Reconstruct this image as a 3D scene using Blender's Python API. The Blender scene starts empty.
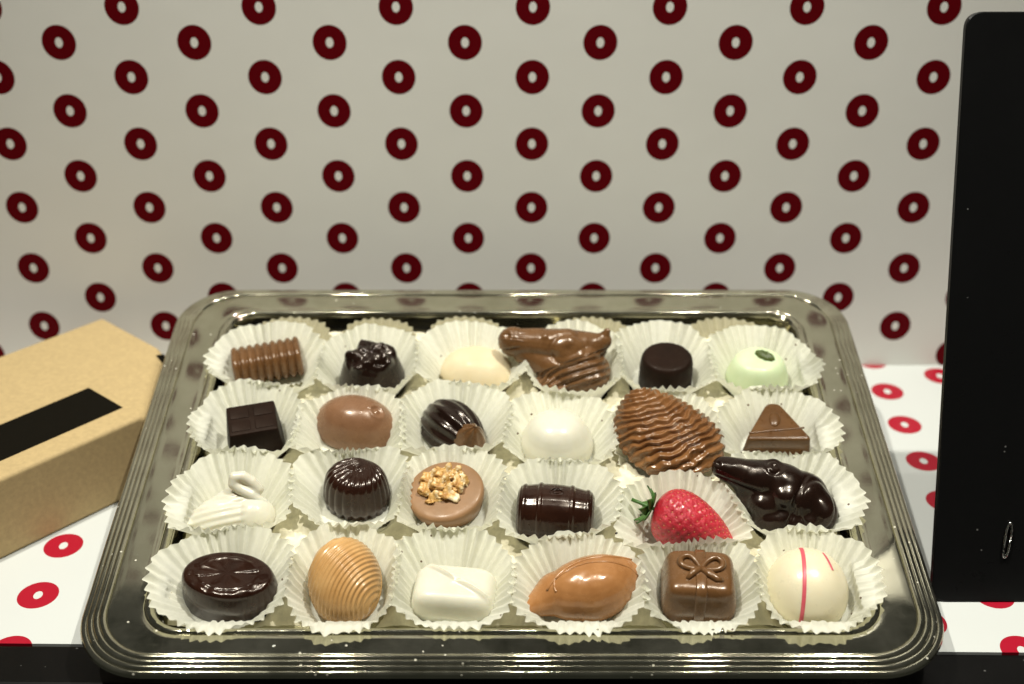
import bpy, math, random
import numpy as np
from mathutils import Matrix, Vector, noise, Euler
random.seed(7); rng = np.random.default_rng(7)
S = 0.01                       # all coordinates below are centimetres
PI = math.pi
sc = bpy.context.scene
C = sc.collection

# ------------------------------------------------------------ materials
def new_mat(name):
    m = bpy.data.materials.new(name); m.use_nodes = True
    nt = m.node_tree; b = nt.nodes['Principled BSDF']
    return m, nt, b
def setp(b, **k):
    for a, v in k.items():
        n = a.replace('_', ' ')
        for s in b.inputs:
            if s.name.lower() == n.lower(): s.default_value = v
def coord(nt): return nt.nodes.new('ShaderNodeTexCoord').outputs['Object']
def noise_n(nt, co, scale, detail=4, rough=.55):
    n = nt.nodes.new('ShaderNodeTexNoise'); n.inputs['Scale'].default_value = scale
    n.inputs['Detail'].default_value = detail; n.inputs['Roughness'].default_value = rough
    nt.links.new(co, n.inputs['Vector']); return n
def ramp(nt, src, stops):
    r = nt.nodes.new('ShaderNodeValToRGB'); e = r.color_ramp.elements
    while len(e) < len(stops): e.new(.5)
    for i, (p, c) in enumerate(stops):
        e[i].position = p; e[i].color = (*c, 1) if len(c) == 3 else c
    nt.links.new(src, r.inputs[0]); return r.outputs[0]
def bump(nt, b, src, strength=.3, dist=.0003):
    n = nt.nodes.new('ShaderNodeBump'); n.inputs['Strength'].default_value = strength
    n.inputs['Distance'].default_value = dist
    nt.links.new(src, n.inputs['Height']); nt.links.new(n.outputs[0], b.inputs['Normal']); return n

def choc_mat(name, c1, c2, rough=.3, coat=.35, sss=0., bstr=.25, bscale=160, rvar=.12):
    m, nt, b = new_mat(name); co = coord(nt)
    n = noise_n(nt, co, 90, 5)
    nt.links.new(ramp(nt, n.outputs[0], [(.3, c1), (.7, c2)]), b.inputs['Base Color'])
    n3 = noise_n(nt, co, 240, 3)
    mr = nt.nodes.new('ShaderNodeMapRange'); mr.inputs[1].default_value = .3; mr.inputs[2].default_value = .7
    mr.inputs[3].default_value = max(.05, rough - rvar*.5); mr.inputs[4].default_value = rough + rvar
    nt.links.new(n3.outputs[0], mr.inputs[0]); nt.links.new(mr.outputs[0], b.inputs['Roughness'])
    setp(b, coat_weight=coat*.7, coat_roughness=.16, specular_ior_level=(.12 if rough > .45 else .3) if c1[0] < .1 else .45)
    b.inputs['Specular Tint'].default_value = (1, .86, .72, 1)
    if sss:
        setp(b, subsurface_weight=sss, subsurface_scale=.006); b.inputs['Subsurface Radius'].default_value = (1, .7, .4)
    n2 = noise_n(nt, co, bscale, 6, .6)
    vo = nt.nodes.new('ShaderNodeTexVoronoi'); vo.inputs['Scale'].default_value = 260; nt.links.new(co, vo.inputs['Vector'])
    mp = nt.nodes.new('ShaderNodeMapRange'); mp.inputs[1].default_value = .0; mp.inputs[2].default_value = .10; mp.inputs[3].default_value = -.8; mp.inputs[4].default_value = 0; nt.links.new(vo.outputs['Distance'], mp.inputs[0])
    gn = noise_n(nt, co, 60, 2); gg = nt.nodes.new('ShaderNodeMath'); gg.operation = 'GREATER_THAN'; gg.inputs[1].default_value = .53; nt.links.new(gn.outputs[0], gg.inputs[0])
    mm = nt.nodes.new('ShaderNodeMath'); mm.operation = 'MULTIPLY_ADD'; nt.links.new(mp.outputs[0], mm.inputs[0]); nt.links.new(gg.outputs[0], mm.inputs[1]); nt.links.new(n2.outputs[0], mm.inputs[2])
    bump(nt, b, mm.outputs[0], bstr+.12, .0004)
    return m
MILK = choc_mat('milk_chocolate', (.10, .046, .016), (.15, .072, .027), .24, .5)
MILKL = choc_mat('light_milk_chocolate', (.20, .108, .048), (.26, .142, .068), .42, .1)
DARK = choc_mat('dark_chocolate', (.007, .003, .0018), (.013, .0055, .0035), .2, .5, bstr=.2)
DARKM = choc_mat('matt_dark_chocolate', (.008, .0035, .002), (.015, .0065, .004), .5, .03)
DARKB = choc_mat('dark_brown_chocolate', (.013, .0045, .0025), (.024, .008, .004), .18, .55, bstr=.15)
WHITE = choc_mat('white_chocolate', (.58, .565, .46), (.64, .625, .52), .34, .25, sss=.4, bstr=.1)
IVORY = choc_mat('ivory_chocolate', (.60, .51, .33), (.66, .57, .39), .5, .05, sss=.3, bstr=.15)
GREEN = choc_mat('pale_green_fondant', (.52, .62, .38), (.58, .66, .45), .4, .15, sss=.35, bstr=.1)
CARAM = choc_mat('caramel_chocolate', (.27, .115, .036), (.38, .18, .066), .2, .5, bstr=.1)
AMBER = choc_mat('amber_ribbed_chocolate', (.42, .225, .075), (.55, .335, .135), .27, .4, bstr=.05)
SHELLM = choc_mat('glossy_milk_chocolate', (.135, .055, .018), (.235, .108, .038), .18, .6, bstr=.15)

def paper_mat():
    m, nt, b = new_mat('glassine_paper'); co = coord(nt)
    n = noise_n(nt, co, 400, 4)
    col = ramp(nt, n.outputs[0], [(.25, (.81, .81, .69)), (.7, (.87, .87, .76))])
    nt.links.new(col, b.inputs['Base Color']); setp(b, roughness=.5, coat_weight=.12, coat_roughness=.3)
    n2 = noise_n(nt, co, 250, 5); bump(nt, b, n2.outputs[0], .35, .0003)
    vo = nt.nodes.new('ShaderNodeTexVoronoi'); vo.inputs['Scale'].default_value = 150; geo = nt.nodes.new('ShaderNodeNewGeometry'); nt.links.new(geo.outputs['Position'], vo.inputs['Vector'])
    l1 = nt.nodes.new('ShaderNodeMath'); l1.operation = 'LESS_THAN'; l1.inputs[1].default_value = .085; nt.links.new(vo.outputs['Distance'], l1.inputs[0])
    g1 = noise_n(nt, geo.outputs['Position'], 45, 2); l2 = nt.nodes.new('ShaderNodeMath'); l2.operation = 'GREATER_THAN'; l2.inputs[1].default_value = .58; nt.links.new(g1.outputs[0], l2.inputs[0])
    l3 = nt.nodes.new('ShaderNodeMath'); l3.operation = 'MULTIPLY'; nt.links.new(l1.outputs[0], l3.inputs[0]); nt.links.new(l2.outputs[0], l3.inputs[1])
    mc = nt.nodes.new('ShaderNodeMix'); mc.data_type = 'RGBA'; nt.links.new(l3.outputs[0], mc.inputs[0]); nt.links.new(col, mc.inputs[6]); mc.inputs[7].default_value = (.12, .06, .03, 1)
    col = mc.outputs[2]; nt.links.new(col, b.inputs['Base Color'])
    t = nt.nodes.new('ShaderNodeBsdfTranslucent'); nt.links.new(col, t.inputs[0])
    mx = nt.nodes.new('ShaderNodeMixShader'); mx.inputs[0].default_value = .36
    out = nt.nodes['Material Output']
    nt.links.new(b.outputs[0], mx.inputs[1]); nt.links.new(t.outputs[0], mx.inputs[2]); nt.links.new(mx.outputs[0], out.inputs[0])
    return m
PAPER = paper_mat()

def ring_mat(name, axis, x0, y0, paper, ink, rough):
    m, nt, b = new_mat(name); L = nt.links
    H, V = .076, (.0396 if axis == 2 else .0392)
    sep = nt.nodes.new('ShaderNodeSeparateXYZ'); L.new(coord(nt), sep.inputs[0])
    def M(op, a, c=None):
        n = nt.nodes.new('ShaderNodeMath'); n.operation = op
        for i, v in enumerate((a, c)):
            if v is None: continue
            if isinstance(v, (int, float)): n.inputs[i].default_value = v
            else: L.new(v, n.inputs[i])
        return n.outputs[0]
    masks = []
    for k in (0, .5):
        def cell(o, origin, per):
            t = M('DIVIDE', M('SUBTRACT', o, origin), per)
            f = M('FRACT', M('ADD', t, 100.5 + k))
            return M('MULTIPLY', M('SUBTRACT', f, .5), per)
        dx = cell(sep.outputs[0], x0*S, H); dy = cell(sep.outputs[axis], y0*S, V)
        def inside(rx, ry):
            q = M('ADD', M('POWER', M('ABSOLUTE', M('DIVIDE', dx, rx)), 2), M('POWER', M('ABSOLUTE', M('DIVIDE', dy, ry)), 2))
            return M('LESS_THAN', q, 1)
        masks.append(M('MULTIPLY', inside(.0096, .0100), M('SUBTRACT', 1, inside(.0021, .0029))))
    mask = M('MAXIMUM', masks[0], masks[1])
    n = noise_n(nt, coord(nt), 6, 3)
    base = ramp(nt, n.outputs[0], [(.3, paper), (.7, tuple(min(1, c*1.05) for c in paper))])
    mix = nt.nodes.new('ShaderNodeMix'); mix.data_type = 'RGBA'
    L.new(mask, mix.inputs[0]); L.new(base, mix.inputs[6]); mix.inputs[7].default_value = (*ink, 1)
    L.new(mix.outputs[2], b.inputs['Base Color']); setp(b, roughness=rough, specular_ior_level=.06 if axis == 2 else .3)
    bump(nt, b, noise_n(nt, coord(nt), 12, 3).outputs[0], .15, .003)
    return m
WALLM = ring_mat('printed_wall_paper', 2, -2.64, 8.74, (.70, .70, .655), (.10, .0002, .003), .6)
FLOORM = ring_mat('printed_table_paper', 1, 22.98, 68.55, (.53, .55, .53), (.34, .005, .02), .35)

def metal_mat():
    m, nt, b = new_mat('worn_silver_plate'); co = coord(nt)
    n = noise_n(nt, co, 35, 6, .65)
    nt.links.new(ramp(nt, n.outputs[0], [(.3, (.47, .45, .33)), (.7, (.63, .605, .465))]), b.inputs['Base Color'])
    r = noise_n(nt, co, 70, 8, .75)
    nt.links.new(ramp(nt, r.outputs[0], [(.3, (.05,)*3), (.6, (.09,)*3), (.8, (.22,)*3)]), b.inputs['Roughness'])
    setp(b, metallic=1)
    n2 = noise_n(nt, co, 26, 6, .6); bump(nt, b, n2.outputs[0], .06, .0005)
    # dust specks
    v = nt.nodes.new('ShaderNodeTexVoronoi'); v.inputs['Scale'].default_value = 190; nt.links.new(co, v.inputs['Vector'])
    lt = nt.nodes.new('ShaderNodeMath'); lt.operation = 'LESS_THAN'; lt.inputs[1].default_value = .10
    nt.links.new(v.outputs['Distance'], lt.inputs[0])
    gate = noise_n(nt, co, 30, 3); gt = nt.nodes.new('ShaderNodeMath'); gt.operation = 'GREATER_THAN'; gt.inputs[1].default_value = .54
    nt.links.new(gate.outputs[0], gt.inputs[0])
    mu = nt.nodes.new('ShaderNodeMath'); mu.operation = 'MULTIPLY'
    nt.links.new(lt.outputs[0], mu.inputs[0]); nt.links.new(gt.outputs[0], mu.inputs[1])
    mu2 = nt.nodes.new('ShaderNodeMath'); mu2.operation = 'MULTIPLY'; mu2.inputs[1].default_value = .6
    film = noise_n(nt, co, 22, 8, .7); fm = nt.nodes.new('ShaderNodeMapRange'); fm.inputs[1].default_value = .35; fm.inputs[2].default_value = .75; fm.inputs[3].default_value = .0; fm.inputs[4].default_value = .045
    nt.links.new(film.outputs[0], fm.inputs[0])
    nt.links.new(mu.outputs[0], mu2.inputs[0])
    mxx = nt.nodes.new('ShaderNodeMath'); mxx.operation = 'MAXIMUM'; nt.links.new(mu2.outputs[0], mxx.inputs[0]); nt.links.new(fm.outputs[0], mxx.inputs[1]); mu2 = mxx
    d = nt.nodes.new('ShaderNodeBsdfDiffuse'); d.inputs[0].default_value = (.75, .72, .6, 1)
    mx = nt.nodes.new('ShaderNodeMixShader'); nt.links.new(mu2.outputs[0], mx.inputs[0])
    nt.links.new(b.outputs[0], mx.inputs[1]); nt.links.new(d.outputs[0], mx.inputs[2])
    nt.links.new(mx.outputs[0], nt.nodes['Material Output'].inputs[0])
    return m
METAL = metal_mat()

def simple(name, c, rough=.5, metallic=0, nscale=200, bstr=.2, var=.85, coat=0):
    m, nt, b = new_mat(name); co = coord(nt)
    n = noise_n(nt, co, nscale, 6, .65)
    nt.links.new(ramp(nt, n.outputs[0], [(.3, tuple(v*var for v in c)), (.7, c)]), b.inputs['Base Color'])
    setp(b, roughness=rough, metallic=metallic, coat_weight=coat)
    bump(nt, b, n.outputs[0], bstr, .0003); return m
KRAFT = simple('kraft_card', (.48, .355, .17), .8, nscale=420, bstr=.25, var=.8)
BLACKTAPE = simple('black_paper_label', (.005, .004, .002), .8, nscale=300)
BLACKTAPE.node_tree.nodes['Principled BSDF'].inputs['Specular IOR Level'].default_value = .06
def scratched_black(name, base, rough):
    m, nt, b = new_mat(name); co = coord(nt)
    v = nt.nodes.new('ShaderNodeTexVoronoi'); v.inputs['Scale'].default_value = 110; nt.links.new(co, v.inputs['Vector'])
    g = noise_n(nt, co, 25, 3)
    a = nt.nodes.new('ShaderNodeMath'); a.operation = 'LESS_THAN'; a.inputs[1].default_value = .055; nt.links.new(v.outputs['Distance'], a.inputs[0])
    c = nt.nodes.new('ShaderNodeMath'); c.operation = 'GREATER_THAN'; c.inputs[1].default_value = .5; nt.links.new(g.outputs[0], c.inputs[0])
    mu = nt.nodes.new('ShaderNodeMath'); mu.operation = 'MULTIPLY'; nt.links.new(a.outputs[0], mu.inputs[0]); nt.links.new(c.outputs[0], mu.inputs[1])
    nt.links.new(ramp(nt, mu.outputs[0], [(.0, base), (1, (.10, .10, .095))]), b.inputs['Base Color'])
    nt.links.new(ramp(nt, noise_n(nt, co, 14, 8, .75).outputs[0], [(.3, (rough*.7,)*3), (.75, (rough*1.5,)*3)]), b.inputs['Roughness'])
    setp(b, specular_ior_level=.12); bump(nt, b, noise_n(nt, co, 60, 6, .7).outputs[0], .15, .0003)
    return m
BOARD = scratched_black('scratched_black_board', (.005, .005, .005), .3)
LEDGEM = scratched_black('black_painted_ledge', (.003, .0028, .0025), .4)
STEEL = simple('bright_steel', (.7, .7, .66), .18, 1)
RIBPINK = simple('pink_chocolate_line', (.60, .09, .12), .4, nscale=300)
LEAF = simple('strawberry_leaf', (.05, .13, .02), .5, nscale=400)
NUTG = simple('pistachio_green', (.06, .085, .012), .4, nscale=500, bstr=.6)
SEED = simple('strawberry_seed', (.60, .24, .07), .35, nscale=400)
def straw_mat():
    m, nt, b = new_mat('strawberry_flesh'); co = coord(nt)
    n = noise_n(nt, co, 60, 3)
    nt.links.new(ramp(nt, n.outputs[0], [(.3, (.38, .006, .02)), (.7, (.56, .022, .04))]), b.inputs['Base Color'])
    setp(b, roughness=.22, coat_weight=.5, coat_roughness=.1, subsurface_weight=.25, subsurface_scale=.004)
    b.inputs['Subsurface Radius'].default_value = (1, .2, .1)
    n2 = noise_n(nt, co, 330, 5, .7); bump(nt, b, n2.outputs[0], 1., .0014); return m
STRAW = straw_mat()
def walnut_mat():
    m, nt, b = new_mat('walnut_kernel'); co = coord(nt)
    n = noise_n(nt, co, 170, 5)
    nt.links.new(ramp(nt, n.outputs[0], [(.36, (.30, .13, .03)), (.5, (.55, .33, .10)), (.62, (.80, .70, .48))]), b.inputs['Base Color'])
    setp(b, roughness=.5); bump(nt, b, n.outputs[0], .5, .0006); return m
WALNUT = walnut_mat()

# ------------------------------------------------------------ object helpers
def mesh_obj(name, V, F, mat, parent=None, matrix=None, smooth=True):
    me = bpy.data.meshes.new(name)
    me.from_pydata([tuple(float(c)*S for c in v) for v in V], [], [tuple(int(i) for i in f) for f in F])
    me.materials.append(mat); me.update()
    if smooth: me.polygons.foreach_set('use_smooth', [True]*len(me.polygons))
    o = bpy.data.objects.new(name, me); C.objects.link(o)
    if parent: o.parent = parent
    if matrix is not None: o.matrix_basis = matrix
    return o
def tag(o, label=None, cat=None, group=None, kind=None):
    if label: o['label'] = label
    if cat: o['category'] = cat
    if group: o['group'] = group
    if kind: o['kind'] = kind
    return o
def empty(name, matrix):
    o = bpy.data.objects.new(name, None); o.empty_display_size = .01; C.objects.link(o); o.matrix_basis = matrix; return o
def grid_faces(nv, nu, closed=True, off=0):
    F = []
    for j in range(nv-1):
        for i in range(nu if closed else nu-1):
            k = (i+1) % nu
            F.append((off+j*nu+i, off+j*nu+k, off+(j+1)*nu+k, off+(j+1)*nu+i))
    return F
def normals(P):
    du = np.roll(P, -1, 1) - np.roll(P, 1, 1); dv = np.gradient(P, axis=0)
    n = np.cross(du, dv); l = np.linalg.norm(n, axis=2, keepdims=True); return n/np.maximum(l, 1e-9)
def capped(P):
    """P (nv,nu,3), first ring at the bottom, last ring small round the top: closed solid"""
    nv, nu, _ = P.shape; V = list(P.reshape(-1, 3)); F = grid_faces(nv, nu)
    V.append(P[0].mean(0)); V.append(P[-1].mean(0)); a, b = len(V)-2, len(V)-1
    for i in range(nu):
        k = (i+1) % nu
        F.append((k, i, a)); F.append(((nv-1)*nu+i, (nv-1)*nu+k, b))
    return V, F
def dome_P(a, b, h, m=2., n=2., taper=0., nu=120, nv=50, bulge=0., rnd=.12):
    t = np.linspace(0, 1, nv)**.9; th = np.linspace(0, 2*PI, nu, endpoint=False)
    ph = t*PI/2*.998
    s = np.cos(ph)**(2/m); z = h*np.sin(ph)**(2/m)
    s = s*(1 - taper*z/h) * (1 + bulge*np.sin(PI*np.clip(z/h, 0, 1)))
    low = np.clip(z/(rnd*h), 0, 1); s = s*(1-.04*(1-low)**2)
    cx = np.sign(np.cos(th))*np.abs(np.cos(th))**(2/n); sy = np.sign(np.sin(th))*np.abs(np.sin(th))**(2/n)
    P = np.zeros((nv, nu, 3)); P[..., 0] = a*s[:, None]*cx; P[..., 1] = b*s[:, None]*sy; P[..., 2] = z[:, None]
    return P, np.broadcast_to(t[:, None], (nv, nu)), np.broadcast_to(th, (nv, nu))
def nz(P, sc_, seed=0, octv=1):
    sh = P.shape[:-1]; Q = P.reshape(-1, 3)
    o = np.array([noise.fractal(Vector((p[0]*sc_+seed*7.3, p[1]*sc_+3.1, p[2]*sc_-seed)), 1., 2., octv) if octv > 1 else noise.noise(Vector((p[0]*sc_+seed*7.3, p[1]*sc_+3.1, p[2]*sc_-seed))) for p in Q])
    return o.reshape(sh)
def blobmesh(prims, voxel=.06, smooth=6, disp=None):
    """prims: ('e', centre, radii, euler deg) or ('c', p0, r0, p1, r1): merged into one continuous skin"""
    V, F = [], []
    def ell(c, r, R=Matrix.Identity(3), nu=24, nv=14):
        o = len(V)
        for j in range(nv):
            ph = -PI/2 + PI*(j+.5)/nv
            for i in range(nu):
                th = 2*PI*i/nu
                p = R @ Vector((r[0]*math.cos(ph)*math.cos(th), r[1]*math.cos(ph)*math.sin(th), r[2]*math.sin(ph)))
                V.append(p+Vector(c))
        F.extend(grid_faces(nv, nu, True, o)); F.append(tuple(o+i for i in reversed(range(nu)))); F.append(tuple(o+(nv-1)*nu+i for i in range(nu)))
    for p in prims:
        if p[0] == 'e':
            R = Euler([math.radians(q) for q in (p[3] if len(p) > 3 else (0, 0, 0))]).to_matrix()
            ell(p[1], p[2], R)
        else:
            a, ra, b, rb = Vector(p[1]), p[2], Vector(p[3]), p[4]
            n = max(2, int((b-a).length/(min(ra, rb)*.22)))
            for i in range(n+1):
                t = i/n; r = ra+(rb-ra)*t; ell(a.lerp(b, t), (r, r, r), nu=16, nv=10)
    me = bpy.data.meshes.new('tmp'); me.from_pydata([tuple(v) for v in V], [], F); me.update()
    o = bpy.data.objects.new('tmp', me); C.objects.link(o)
    r = o.modifiers.new('r', 'REMESH'); r.mode = 'VOXEL'; r.voxel_size = voxel
    s = o.modifiers.new('s', 'SMOOTH'); s.factor = .5; s.iterations = smooth
    dg = bpy.context.evaluated_depsgraph_get(); dg.update()
    e = bpy.data.meshes.new_from_object(o.evaluated_get(dg))
    X = np.zeros(len(e.vertices)*3); e.vertices.foreach_get('co', X); X = X.reshape(-1, 3)
    N = np.array([tuple(v.normal) for v in e.vertices])
    X[:, 2] = np.where(X[:, 2] < 0, X[:, 2]*.03, X[:, 2])
    if disp: X = X + N*disp(X, N)[:, None]
    FF = [tuple(p.vertices) for p in e.polygons]
    bpy.data.objects.remove(o); bpy.data.meshes.remove(me); bpy.data.meshes.remove(e)
    return X, FF
def tube(pts, r, seg=10, taper=None):
    pts = [Vector(p) for p in pts]; V = []; n = len(pts)
    for i, p in enumerate(pts):
        d = (pts[min(i+1, n-1)] - pts[max(i-1, 0)]).normalized()
        a = d.cross(Vector((0, 0, 1)));  a = a if a.length > .05 else d.cross(Vector((0, 1, 0))); a.normalize(); b = a.cross(d)
        rr = r*(taper[i] if taper else 1)
        for k in range(seg):
            t = 2*PI*k/seg; V.append(p + (a*math.cos(t)+b*math.sin(t))*rr)
    F = grid_faces(n, seg); F.append(tuple(reversed(range(seg)))); F.append(tuple((n-1)*seg+i for i in range(seg)))
    return V, F
def merge(parts):
    V, F = [], []
    for v, f in parts:
        o = len(V); V += list(v); F += [tuple(i+o for i in q) for q in f]
    return V, F
def prism(outline, z0, z1, bev=.1, seg=4, taper=0.):
    """rounded-edge vertical prism from a dense closed outline"""
    O = np.array(outline, float); c = O.mean(0)
    rings = [(0, z0)]
    for k in range(seg+1):
        a = PI/2*k/seg; rings.append((bev*(1-math.cos(a)), z1-bev+bev*math.sin(a)))
    T = np.roll(O, -1, 0)-np.roll(O, 1, 0); Nn = np.stack([T[:, 1], -T[:, 0]], 1); Nn /= np.maximum(np.linalg.norm(Nn, axis=1, keepdims=True), 1e-9)
    P = []
    for ins, z in rings:
        q = O - Nn*ins; q = c + (q-c)*(1-taper*(z-z0)/max(z1-z0, 1e-6))
        P.append(np.column_stack([q, np.full(len(q), z)]))
    P = np.array(P); nu = len(O); V = list(P.reshape(-1, 3)); F = grid_faces(len(P), nu)
    F.append(tuple(reversed(range(nu)))); F.append(tuple((len(P)-1)*nu+i for i in range(nu)))
    return V, F
def rrect(hx, hy, r, seg=6, side=1):
    out = []
    for cx, cy, a0 in ((hx-r, hy-r, 0), (-hx+r, hy-r, PI/2), (-hx+r, -hy+r, PI), (hx-r, -hy+r, 1.5*PI)):
        for k in range(seg+1):
            a = a0+PI/2*k/seg; out.append((cx+r*math.cos(a), cy+r*math.sin(a)))
    return out

# ------------------------------------------------------------ setting
def quadbox(name, pts, z0, z1, mat, **k):
    n = len(pts); V = [(x, y, z0) for x, y in pts]+[(x, y, z1) for x, y in pts]
    F = [tuple(reversed(range(n))), tuple(range(n, 2*n))]+[(i, (i+1) % n, n+(i+1) % n, n+i) for i in range(n)]
    return mesh_obj(name, V, F, mat, smooth=False, **k)
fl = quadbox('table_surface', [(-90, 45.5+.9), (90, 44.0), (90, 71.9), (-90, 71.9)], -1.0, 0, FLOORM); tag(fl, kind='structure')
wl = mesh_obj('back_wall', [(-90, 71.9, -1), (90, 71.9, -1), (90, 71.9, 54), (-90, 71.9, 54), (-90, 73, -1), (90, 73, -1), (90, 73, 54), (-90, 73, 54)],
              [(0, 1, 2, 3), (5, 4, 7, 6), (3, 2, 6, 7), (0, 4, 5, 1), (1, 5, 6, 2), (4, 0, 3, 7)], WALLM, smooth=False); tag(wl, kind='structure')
lg = quadbox('counter_ledge', [(-90, 46.35), (-90, 43.6), (90, 41.3), (90, 43.95)], -4, .02, LEDGEM); tag(lg, kind='structure')
bv = lg.modifiers.new('bevel', 'BEVEL'); bv.width = .0025; bv.segments = 3
rs = quadbox('hidden_riser', [(-9, 60), (9, 60), (9, 65), (-9, 65)], 0, 4.4, LEDGEM); tag(rs, kind='structure')

# ------------------------------------------------------------ tray frame
TILT = math.radians(12.3)
TM = Matrix.Translation((0, 41.4*S, 2.2*S)) @ Matrix.Rotation(TILT, 4, 'X')
FLOORW = -1.2
def on_tray(u, v, w=FLOORW+.03, rz=0, rx=0, ry=0):
    return TM @ Matrix.Translation((u*S, v*S, w*S)) @ Euler((math.radians(rx), math.radians(ry), math.radians(rz)), 'XYZ').to_matrix().to_4x4()

def ring_rr(t, w):
    hu, hv = 18.7-3.0*t, 13.15-2.3*t; r = 3.1-1.5*min(t, 1.1)
    out = []
    cs = [(hu-r, hv-r, 0), (-hu+r, hv-r, PI/2), (-hu+r, -hv+r, PI), (hu-r, -hv+r, 1.5*PI)]
    pts = []
    for q, (cx, cy, a0) in enumerate(cs):
        for k in range(17):
            a = a0+PI/2*k/16; pts.append((cx+r*math.cos(a), cy+r*math.sin(a)))
        nx = cs[(q+1) % 4]; e = (nx[0]+r*math.cos(nx[2]), nx[1]+r*math.sin(nx[2]))
        s = pts[-1]
        for k in range(1, 16): pts.append((s[0]+(e[0]-s[0])*k/16, s[1]+(e[1]-s[1])*k/16))
    return [(x, y+13.1-.3*t, w) for x, y in pts]
def tray_surface(profile):
    V = []
    for t, w in profile: V += ring_rr(t, w)
    nu = len(ring_rr(0, 0)); return V, [tuple(reversed(f)) for f in grid_faces(len(profile), nu)], nu
tray = empty('serving_tray', TM); tag(tray, 'large rectangular silver tray with ridged rim and rounded corners, carrying all the chocolates', 'tray')
prof = [(.10, -.62), (.03, -.60), (-.005, -.54), (-.01, -.46)]
cent = [(.035, -.38), (.125, -.24), (.215, -.12), (.305, -.03)]
for k, (tc, wc) in enumerate(cent):
    for a in np.linspace(-PI*.62, PI*.5, 9):
        prof.append((tc+.034*math.sin(a), wc+.085*math.cos(a)-.02))
prof += [(.36, -.05), (.38, -.04), (.40, -.035), (.5, -.035), (.62, -.035), (.75, -.035), (.86, -.035), (.91, -.03)]
for a in np.linspace(-PI*.5, PI*.5, 9): prof.append((.950+.040*math.sin(a), .075*math.cos(a)))
V, F, nu = tray_surface(prof)
rim = mesh_obj('rim', V, F, METAL, tray)
wprof = [(.990, -.02), (1.0, -.15), (1.02, -.55), (1.045, -.9), (1.08, -1.1), (1.13, -1.19), (1.18, -1.2)]
V, F, nu = tray_surface(wprof); F.append(tuple(range(len(V)-nu, len(V))))
well = mesh_obj('well', V, F, METAL, tray)
for o in (rim, well):
    so = o.modifiers.new('thick', 'SOLIDIFY'); so.thickness = .0008; so.offset = -1
V, F, nu = tray_surface([(1.28, -1.29), (1.26, -2.45), (1.32, -2.45), (1.34, -1.29)]); F = [f for f in F]
mesh_obj('foot_ring', V, F, METAL, tray)

# ------------------------------------------------------------ paper cups
CUPS = {  # centre u, v, rim radius x, y, what it holds
 1: (-12.9, 18.9, 3.05, 3.05, 'ribbed milk chocolate log'), 2: (-7.6, 18.7, 2.75, 2.95, 'dark chocolate with a crumpled rosette top'),
 3: (-2.15, 18.9, 3.15, 3.05, 'cream half moon chocolate'), 4: (3.4, 18.8, 2.75, 3.0, 'milk chocolate horse head'),
 5: (8.05, 18.95, 2.75, 3.15, 'plain dark cylinder'), 6: (13.2, 18.75, 2.8, 3.0, 'pale green fondant'),
 7: (-13.2, 14.1, 2.8, 2.95, 'dark chocolate block'), 8: (-8.05, 13.85, 2.95, 2.85, 'smooth milk chocolate egg'),
 9: (-2.9, 14.2, 3.0, 3.1, 'dark ribbed nut with the milk tip'), 10: (2.4, 13.3, 2.95, 3.0, 'round white chocolate dome'),
 11: (7.7, 13.5, 2.8, 2.9, 'large wavy milk chocolate shell'), 12: (13.2, 13.7, 3.0, 2.9, 'milk chocolate triangle'),
 13: (-13.2, 9.0, 2.95, 3.05, 'white chocolate swan'), 14: (-7.55, 9.7, 2.95, 2.95, 'small dark fan shell'),
 15: (-2.95, 9.25, 2.9, 2.95, 'walnut topped milk chocolate'), 16: (2.15, 8.7, 3.0, 2.85, 'dark chocolate barrel'),
 17: (7.9, 7.9, 3.2, 2.6, 'strawberry'), 18: (13.15, 9.2, 3.35, 3.15, 'dark chocolate head with a long snout'),
 19: (-12.75, 4.2, 3.2, 2.85, 'oval dark chocolate'), 20: (-7.35, 4.2, 2.6, 3.0, 'amber ribbed scallop'),
 21: (-2.75, 4.2, 2.9, 2.9, 'white chocolate bar'), 22: (2.95, 3.9, 3.0, 2.75, 'glossy caramel pod'),
 23: (8.25, 4.1, 2.7, 2.95, 'gift parcel chocolate'), 24: (13.45, 4.1, 2.8, 2.85, 'white egg with pink lines')}
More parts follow.
